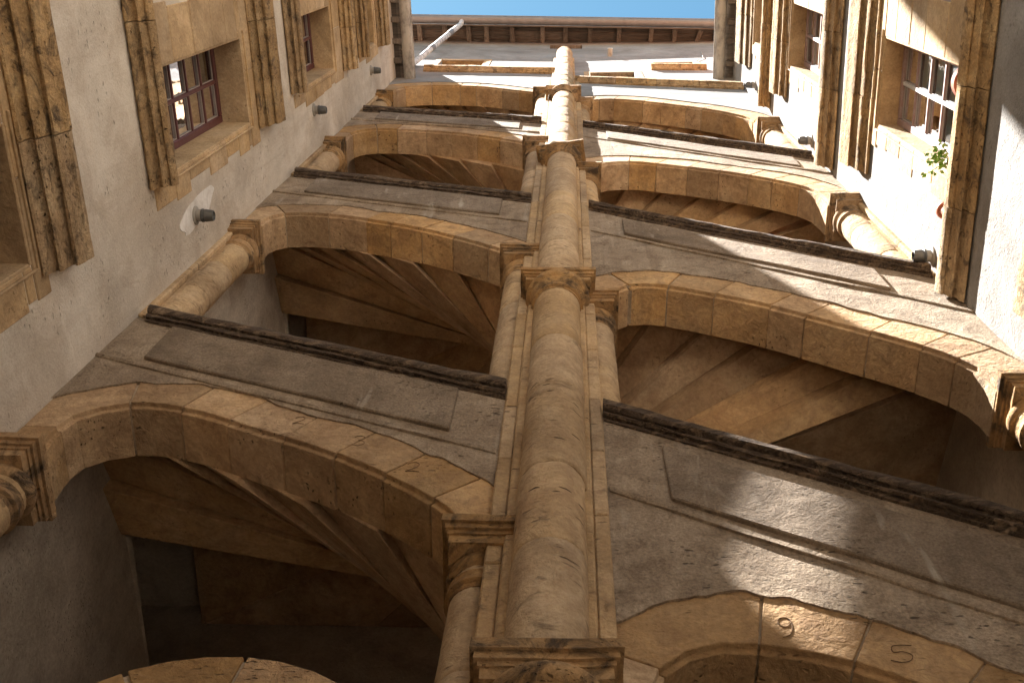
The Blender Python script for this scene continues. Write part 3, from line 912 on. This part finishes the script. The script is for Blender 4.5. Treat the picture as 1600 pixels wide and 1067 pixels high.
# ------------------------------------------------------------------ houses
PROF_HOUSE_SILL = [(-0.02, 0.03), (0.006, 0.03), (0.008, -0.004), (0.018, -0.016), (0.030, -0.010), (0.036, 0.012), (0.036, 0.045), (0.046, 0.070), (0.060, 0.072), (0.066, 0.050), (0.070, 0.044), (0.078, 0.050), (0.080, 0.085), (0.090, 0.112), (0.102, 0.104), (0.112, 0.108), (0.122, 0.125), (0.126, 0.155), (0.122, 0.185), (0.11, 0.21), (-0.02, 0.225)]
PROF_HOOD = [(-0.02, 0.02), (0.008, 0.02), (0.010, -0.006), (0.020, -0.012), (0.030, 0.0), (0.030, 0.05), (0.036, 0.10), (0.048, 0.115), (0.056, 0.095), (0.064, 0.09), (0.072, 0.105), (0.072, 0.17), (0.080, 0.225), (0.090, 0.235), (0.097, 0.215), (0.106, 0.215), (0.114, 0.235), (0.118, 0.29), (0.118, 0.34), (0.126, 0.36), (0.126, 0.41), (0.112, 0.44), (-0.02, 0.46)]

def wall_point(u, z):
    k = u + 2.525
    return (D0 - BEND * u - 0.49 * k, z + 2.6 * k)
SUN_HOLE = [wall_point(u - 0.11, z) for u, z in ((0.735, 4.82), (0.93, 4.46), (1.27, 5.40), (1.06, 5.55))]  # sun patch on the facade traced back along the sun to the wall
SUN_HOLE = sorted(SUN_HOLE, key=lambda p: p[1])
SUN_HOLE = sorted(SUN_HOLE[:2]) + sorted(SUN_HOLE[2:], reverse=True)
def house(W, wins, hoods, sills, s_end, label, lamp_list, eave_z, curtain_at=(), sunlit_bar_at=()):
    root = tag(empty('courtyard_house'), label, 'building')
    S0 = SIDE_Y[0] if W is WL else SIDE_Y[1]
    OP0, OP1 = wins[0][2], wins[0][3]
    # wall sheet with openings
    mb = MB(W)
    ss = sorted({S0, OP0, OP1, s_end, 0.2, -0.5})
    zs = [0.0]
    for (z0, z1, a, b_) in wins:
        zs += [z0, z1]
    zs.append(eave_z + 0.1)
    for sa, sb in zip(ss, ss[1:]):
        for za, zb in zip(zs, zs[1:]):
            if sa >= OP0 - 1e-6 and sb <= OP1 + 1e-6 and any(abs(za - w[0]) < 1e-6 for w in wins):
                continue
            if W is WL and abs(sa - 0.2) < 1e-6 and abs(za - 11.85) < 1e-6 or W is WL and abs(sa - 0.2) < 1e-6 and abs(za - 13.57) < 1e-6:
                continue
            mb.add([(sa, 0, za), (sb, 0, za), (sb, 0, zb), (sa, 0, zb)], [(0, 1, 2, 3)])
    if W is WL:                                  # unseen hole added to throw a sun patch on the facade
        ra = [(0.2, 11.85), (OP0, 11.85), (OP0, 15.2), (0.2, 15.2)]
        mb.add([(s_, 0, z_) for s_, z_ in ra] + [(s_, 0, z_) for s_, z_ in SUN_HOLE], [(0, 1, 5, 4), (1, 2, 6, 5), (2, 3, 7, 6), (3, 0, 4, 7)])
    for (z0, z1, a, b_) in wins:
        d = -0.30
        mb.add([(a, 0, z0), (b_, 0, z0), (b_, 0, z1), (a, 0, z1), (a, d, z0), (b_, d, z0), (b_, d, z1), (a, d, z1)],
               [(0, 1, 5, 4), (3, 0, 4, 7)])
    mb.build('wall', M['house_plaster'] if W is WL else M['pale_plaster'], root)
    for wi, (z0, z1, a, b_) in enumerate(wins):
        win = empty('window', root)
        # room behind the glass
        mb = MB(W)
        mb.add([(a - .12, -.31, z0 - .6), (b_ + .5, -.31, z0 - .6), (b_ + .5, -.31, z1 + .5), (a - .12, -.31, z1 + .5), (a - .12, -1.9, z0 - .6), (b_ + .5, -1.9, z0 - .6), (b_ + .5, -1.9, z1 + .5), (a - .12, -1.9, z1 + .5)],
               [(4, 5, 6, 7), (0, 1, 5, 4), (1, 2, 6, 5), (2, 3, 7, 6), (3, 0, 4, 7)])
        mb.build('room', M['inner_plaster'], win)
        # stone lining of the reveal
        MB(W).box((a, -0.30, z1 - 0.012), (b_, 0.004, z1 + 0.02)).build('lintel_soffit', M['jamb_stone'], win, bevel=0.004)
        MB(W).box((b_ - 0.012, -0.30, z0), (b_ + 0.01, 0.003, z1 - 0.012)).build('reveal', M['jamb_stone'], win, bevel=0.004)
        MB(W).box((a - 0.01, -0.30, z0), (a + 0.012, 0.003, z1 - 0.012)).build('reveal', M['jamb_stone'], win, bevel=0.004)
        # frame: outer members and glazing bars
        fd0, fd1 = (-0.265, -0.205) if W is WL else (-0.195, -0.135)
        fm = M['frame_paint'] if W is WL else M['sunlit_frame_paint']
        A, B, Z0, Z1 = a + 0.012, b_ - 0.012, z0, z1 - 0.012
        fr = MB(W)
        t = 0.055
        fr.box((A, fd0, Z0), (A + t, fd1, Z1)); fr.box((B - t, fd0, Z0), (B, fd1, Z1))
        fr.box((A + t, fd0, Z1 - t), (B - t, fd1, Z1)); fr.box((A + t, fd0, Z0), (B - t, fd1, Z0 + t))
        fr = fr.build('frame', fm, win, bevel=0.006)
        nr = max(3, round((Z1 - Z0) / (0.36 if W is WL else 0.31)))
        mid = (A + B) / 2
        cols = [(A + t, mid - 0.014), (mid + 0.014, B - t)]
        MB(W).box((mid - 0.014, fd0 + .008, Z0 + t), (mid + 0.014, fd1 - .004, Z1 - t)).build('glazing_bar', M['sunlit_bar_paint'] if wi in sunlit_bar_at else fm, win, bevel=0.003)
        hrow = (Z1 - Z0 - 2 * t) / nr
        for r_ in range(nr):
            za, zb = Z0 + t + r_ * hrow, Z0 + t + (r_ + 1) * hrow
            for ca, cb in cols:
                if r_ < nr - 1:
                    MB(W).box((ca, fd0 + .01, zb - 0.012), (cb, fd1 - .006, zb + 0.012)).build('glazing_bar', fm, win, bevel=0.003)
                ze = zb - (0.012 if r_ < nr - 1 else 0); zs_ = za + (0.012 if r_ else 0)
                gd = fd0 + .03
                MB(W).add([(ca, gd, zs_), (cb, gd, zs_), (cb, gd, ze), (ca, gd, ze)], [(0, 1, 2, 3)]).build('pane', M['glass'], win)
                # putty line
                pm = MB(W)
                e, d0 = 0.007, gd + .0015
                pm.box((ca, d0, zs_), (ca + e, d0 + .01, ze)).box((cb - e, d0, zs_), (cb, d0 + .01, ze)).box((ca + e, d0, ze - e), (cb - e, d0 + .01, ze)).box((ca + e, d0, zs_), (cb - e, d0 + .01, zs_ + e))
                pm.build('putty', M['putty'], win)
        if wi in curtain_at:
            rows = []
            for q in range(25):
                s = A + t + (B - A - 2 * t) * q / 24
                rows.append([(s, fd0 - .02 + .010 * math.sin(q * 1.9), Z0 - .1), (s, fd0 - .02 + .010 * math.sin(q * 1.9 + .5), Z1 + .2)])
            MB(W).grid(rows).build('curtain', M['curtain'], win, smooth=60)
            rows = [[(A + t + (B - A - 2 * t) * q / 16, fd0 + .012 + .010 * nz((q * .3, r_ * .4, 1), 1.3), Z0 + .02 + 1.56 * r_ / 12) for q in range(17)] for r_ in range(13)]
            MB(W).grid(rows).build('reflection_sheet', M['pane_sky_blue'], win, smooth=60)  # added sheet standing in for sky reflected in the lower panes
        # surround stones, far and near side, and the lintel
        rng = random.Random(int(z0 * 10) + (1 if W is WL else 2))
        top = min([h for h in hoods if h > z1 - 0.05], default=z1 + 0.25)
        z = z0 - 0.15
        k = 0
        while z < z1 - 0.05:
            h = min(rng.uniform(0.28, 0.45), z1 - z)
            ext = (0.165 if k % 2 else 0.13) + rng.uniform(-.02, .04)
            MB(W).box((b_ + 0.002, -0.05, z + .004), (b_ + ext, 0.008 + rng.uniform(-.003, .003), z + h - .004)).build('jamb_block', M['jamb_stone'], win, bevel=0.006)
            MB(W).box((a - (0.17 if W is WL and z0 > 11 else 0.34) - (0.03 if k % 2 else 0), -0.05, z + .004), (a - 0.002, 0.008 + rng.uniform(-.003, .003), z + h - .004)).build('jamb_block', M['jamb_stone'], win, bevel=0.006)
            z += h; k += 1
        for (sa, sb) in ((a - (0.20 if W is WL and z0 > 11 else 0.37), a + 0.25), (a + 0.255, b_ + 0.14 + rng.uniform(0, .05))):
            MB(W).box((sa, -0.05, z1 + .004), (sb, 0.010 + rng.uniform(-.003, .003), max(top, z1 + .12) + 0.02)).build('lintel_block', M['jamb_stone'], win, bevel=0.006)
        # thin fillet round the opening
        MB(W).box((b_ + 0.022, 0.004, z0), (b_ + 0.036, 0.022, z1 + 0.03)).build('fillet', M['jamb_stone'], win, bevel=0.004)
        MB(W).box((a - .05, 0.004, z1 + 0.032), (b_ + 0.036, 0.022, z1 + 0.046)).build('fillet', M['jamb_stone'], win, bevel=0.004)
    def mould(nm, prof, z, sa, sb, hs=1.0, seed=0):
        r = empty(nm, root)
        rng = random.Random(int(z * 100) + seed)
        s = sa
        while s < sb - 1e-4:
            e = s + rng.uniform(0.45, 0.85)
            if sb - e < 0.35: e = sb
            dzz = rng.uniform(-.006, .006)
            sweep(MB(W), [(o + rng.uniform(-.002, .002), h * hs) for o, h in prof], ((s + .002, z + dzz), (e - .004, z + dzz)), 0.0045, z + s, 0.04).build('moulding_block', M['mould_stone'], r, smooth=28)
            s = e
    for z, sa, sb, hs in sills:
        mould('sill_mould', PROF_HOUSE_SILL, z, sa, sb, hs)
    for h, (z, sa, sb, hs) in zip(hoods, hood_spec[W]):
        mould('hood_mould', PROF_HOOD, z, sa, sb, hs, 5)
    # eave and gutter
    ev = empty('eave', root)
    s = S0 + 0.1
    rng = random.Random(11)
    while s < s_end + 0.0:
        MB(W).box((s, -0.25, eave_z - 0.02), (s + 0.075, 0.12, eave_z + 0.075)).build('rafter', M['rafter_wood'], ev, bevel=0.006)
        s += rng.uniform(0.26, 0.38)
    for k in range(2):
        o0, o1 = 0.0 + k * 0.075, 0.073 + k * 0.075
        for sa, sb in ((S0, 0.4), (0.403, 1.3), (1.303, s_end - .002)):
            MB(W).box((sa, o0, eave_z + 0.078), (sb, o1, eave_z + 0.10)).build('eave_board', M['eave_wood'], ev)
    pa, pb = Vector(W((S0, 0.205, eave_z + 0.02))), Vector(W((s_end - 0.01, 0.205, eave_z + 0.02)))
    out = Vector(W((0, 1, 0))) - Vector(W((0, 0, 0)))
    gutter(ev, pa, pb, out, r=0.078, mat=M['old_zinc'], br=5)
    # roof slope
    mb = MB(W)
    rz = lambda o: eave_z + 0.12 + (0.22 - o) * 0.483
    cuts = [(S0 - 0.2, s_end - .002, 0.22, -4.5)] if W is WR else [(S0 - 0.2, -1.1, 0.22, -4.5), (0.4, s_end - .002, 0.22, -4.5), (-1.1, 0.4, 0.22, -0.9), (-1.1, 0.4, -2.9, -4.5)]   # roof hole added so sun reaches the hole in the wall
    for sa, sb, oa, ob in cuts:
        mb.add([(sa, oa, rz(oa)), (sb, oa, rz(oa)), (sb, ob, rz(ob)), (sa, ob, rz(ob))], [(0, 1, 2, 3)])
    mb.build('roof', M['tile'], root)
    return root

hood_spec = {
 WL: [(6.50, -0.6, 1.63, 0.80), (10.43, -0.6, 1.63, 1.0), (14.02, 0.68, 1.63, 0.72), (16.36, -0.6, 1.62, 0.95)],
 WR: [(6.30, -0.6, 1.83, 1.15), (10.12, -0.6, 1.86, 1.25), (13.62, -0.6, 1.79, 1.10), (16.15, -0.6, 1.78, 1.60)],
}
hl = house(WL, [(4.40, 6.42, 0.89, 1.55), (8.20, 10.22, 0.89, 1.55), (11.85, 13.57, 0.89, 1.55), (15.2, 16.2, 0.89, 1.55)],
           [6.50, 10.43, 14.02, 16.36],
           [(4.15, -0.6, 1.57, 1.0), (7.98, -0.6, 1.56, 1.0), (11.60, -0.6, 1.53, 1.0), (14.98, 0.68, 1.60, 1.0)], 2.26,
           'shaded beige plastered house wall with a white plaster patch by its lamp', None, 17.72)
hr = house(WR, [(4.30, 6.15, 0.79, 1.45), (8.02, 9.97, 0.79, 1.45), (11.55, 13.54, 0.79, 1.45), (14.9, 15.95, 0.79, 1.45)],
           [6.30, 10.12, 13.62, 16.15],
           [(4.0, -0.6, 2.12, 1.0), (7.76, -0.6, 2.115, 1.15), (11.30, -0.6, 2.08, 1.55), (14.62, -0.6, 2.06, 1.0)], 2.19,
           'sunlit whitish plastered house wall with terracotta pots on its window sill', None, 17.72, curtain_at=(1,), sunlit_bar_at=(1,))
# bar added in the wall hole to stripe the sun patch
for u0_, z0_, u1_, z1_, r_ in ((0.70, 4.45, 1.055, 5.52, 0.007),):
    (sa, za), (sb, zb) = wall_point(u0_, z0_), wall_point(u1_, z1_)
    MB(WL).tube([(sa, -0.02, za), (sb, -0.02, zb)], r_, 8).build('patch_bar', M['lamp_metal'], hl)
# unseen stack added on the shaded roof to shadow the facade corner
MB().box((-3.15, 1.6, 17.9), (-2.62, 2.02, 20.2)).build('shade_stack', M['house_plaster'], hl)
# fresh plaster patch by the first lamp: thin uneven skin
mb = MB(WL)
rng = random.Random(5)
ctr = (1.88, 8.76)
n = 36
ringo = []
for i in range(n):
    t = 2 * math.pi * i / n
    rs = 0.10 * (1 + 0.45 * nz((math.cos(t), math.sin(t), 1), 1.6)) * (1.0 + 0.1 * math.sin(3 * t))
    rz = 0.34 * (1 + 0.45 * nz((math.cos(t), math.sin(t), 5), 1.6))
    ringo.append((ctr[0] + rs * math.cos(t) - 0.05 * math.sin(t), 0.004, ctr[1] + rz * math.sin(t)))
mb.add(ringo + [(a, -0.002, c) for a, b_, c in ringo], [tuple(range(n))] + [(i, (i + 1) % n, n + (i + 1) % n, n + i) for i in range(n)])
mb.build('plaster_patch', M['white_plaster'], hl)

# rear side of the courtyard, behind the camera
rear = tag(empty('courtyard_house'), 'plain plastered house closing the courtyard opposite the stair tower', 'building')
MB().box((-9.2, REAR_Y - 0.5, 0), (9.2, REAR_Y, REAR_H)).build('wall', M['tower_plaster'], rear)
MB().add([(-9.2, REAR_Y + 0.25, REAR_H - 0.05), (9.2, REAR_Y + 0.25, REAR_H - 0.05), (9.2, REAR_Y - 4, REAR_H + 2), (-9.2, REAR_Y - 4, REAR_H + 2)], [(0, 1, 2, 3)]).build('roof', M['tile'], rear)
# unseen low block added behind the camera: dims the facade foot, bounces sun upward
bounce_block = tag(empty('courtyard_house'), 'unseen low block with a pale stone top added to shade and bounce light', 'building')
MB().box((-2.7, -6.2, 0), (2.5, -2.4, BOUNCE_H)).build('wall', M['house_plaster'], bounce_block)
MB().box((-2.7, -6.2, BOUNCE_H + .002), (2.5, -2.36, BOUNCE_H + 0.1)).build('bounce_slab', M['pale_stone'], bounce_block)
# unseen raked block added beyond the shaded house to shadow the sunlit wall
tall = tag(empty('courtyard_house'), 'unseen raked block added to cast a slanting shadow on the sunlit wall', 'building')
pf = [(-2.3, 17.75), (-1.15, 17.75), (-1.2, 19.15), (-1.85, 22.3), (-2.3, 23.7)]
MB().add([(-2.55, y, z) for y, z in pf] + [(-7.5, y, z) for y, z in pf], [tuple(range(5)), tuple(range(9, 4, -1))] + [(i, (i + 1) % 5, 5 + (i + 1) % 5, 5 + i) for i in range(5)]).build('wall', M['house_plaster'], tall)

# ------------------------------------------------------------------ lamps
def lamp(W, s, z, label, plate=True):
    sg = 1
    r = tag(empty('wall_lamp'), label, 'lamp', 'spot lamps on the courtyard walls')
    def disc(prof, name, mat):
        mb = MB(W)
        rows = []
        for rr, o in prof:
            rows.append([(s + rr * math.cos(2 * math.pi * q / 20), o, z + rr * math.sin(2 * math.pi * q / 20)) for q in range(20)])
        mb.grid(rows, True, True)
        return mb.build(name, mat, r, smooth=40)
    disc([(0.064, -0.01), (0.064, 0.010), (0.058, 0.014)], 'back_plate', M['lamp_base'])
    disc([(0.040, 0.012), (0.042, 0.045), (0.036, 0.047)], 'bracket', M['lamp_base'])
    disc([(0.043, 0.046), (0.046, 0.05), (0.046, 0.06), (0.041, 0.062), (0.041, 0.072), (0.043, 0.074), (0.036, 0.125), (0.030, 0.128), (0.026, 0.118)], 'lamp_body', M['lamp_metal'])
    return r
lamp(WL, 1.90, 8.70, 'grey spot lamp on the white plaster patch of the shaded wall')
lamp(WL, 1.80, 12.44, 'grey spot lamp on the shaded wall beside the second window up')
lamp(WL, 1.84, 15.77, 'grey spot lamp highest on the shaded wall, nearest its roof gutter')
lamp(WR, 2.03, 8.44, 'grey spot lamp on the sunlit wall just above the lowest long stone sill')
lamp(WR, 2.00, 12.28, 'grey spot lamp on the sunlit wall above the middle stone sill')
lamp(WR, 1.95, 15.77, 'small grey spot lamp highest on the sunlit wall under its roof gutter')

# ------------------------------------------------------------------ pots and plant
def pot(s, o, z, label, r=0.085, h=0.17):
    mb = MB()
    c = WR((s, o, z))
    mb.lathe([(0.0, 0.0), (r * 0.72, 0.0), (r * 0.95, h * 0.75), (r * 1.12, h * 0.76), (r * 1.14, h * 0.98), (r * 1.02, h), (r * 0.9, h * 0.86), (0.0, h * 0.84)], c, 24)
    return tag(mb.build('flower_pot', M['terracotta'], None, smooth=45), label, 'flower pot', 'terracotta pots on the window sill')
ZS = 7.76 + 0.225 * 1.15 + 0.006
pot(0.88, -0.045, ZS, 'terracotta flower pot on the sunlit sill, farthest from the stair tower', 0.10, 0.22)
pot(1.36, -0.05, ZS, 'terracotta flower pot on the sunlit sill holding the green plant', 0.085, 0.19)
pot(1.64, 0.062, ZS, 'terracotta flower pot on the sunlit sill, next to the stair tower corner', 0.05, 0.10)
pl = tag(empty('potted_plant'), 'small bright green leafy plant growing in a sill pot', 'plant')
rng = random.Random(2)
base = Vector(WR((1.36, 0.0, ZS + 0.17)))
st = MB(); lf = MB()
for i in range(10):
    d = Vector((-rng.uniform(0.03, 0.16), rng.uniform(-0.11, 0.09), rng.uniform(0.02, 0.22)))
    p1 = base + d * 0.5 + Vector((0, 0, 0.05)); p2 = base + d
    st.tube([tuple(base), tuple(p1), tuple(p2)], 0.0025, 5)
    for k in range(9):
        q = p1.lerp(p2, rng.random()) + Vector((rng.uniform(-.03, .03), rng.uniform(-.03, .03), rng.uniform(-.03, .03)))
        L = rng.uniform(0.018, 0.034)
        a = Vector((rng.uniform(-1, 1), rng.uniform(-1, 1), rng.uniform(-.4, .6))).normalized()
        b_ = a.cross(Vector((rng.uniform(-1, 1), rng.uniform(-1, 1), rng.uniform(-1, 1)))).normalized()
        lf.add([tuple(q), tuple(q + a * L * .6 + b_ * L * .45), tuple(q + a * L * 1.4), tuple(q + a * L * .6 - b_ * L * .45)], [(0, 1, 2, 3)])
st.build('stem', M['leaf'], pl); o = lf.build('foliage', M['leaf'], pl); o['kind'] = 'stuff'
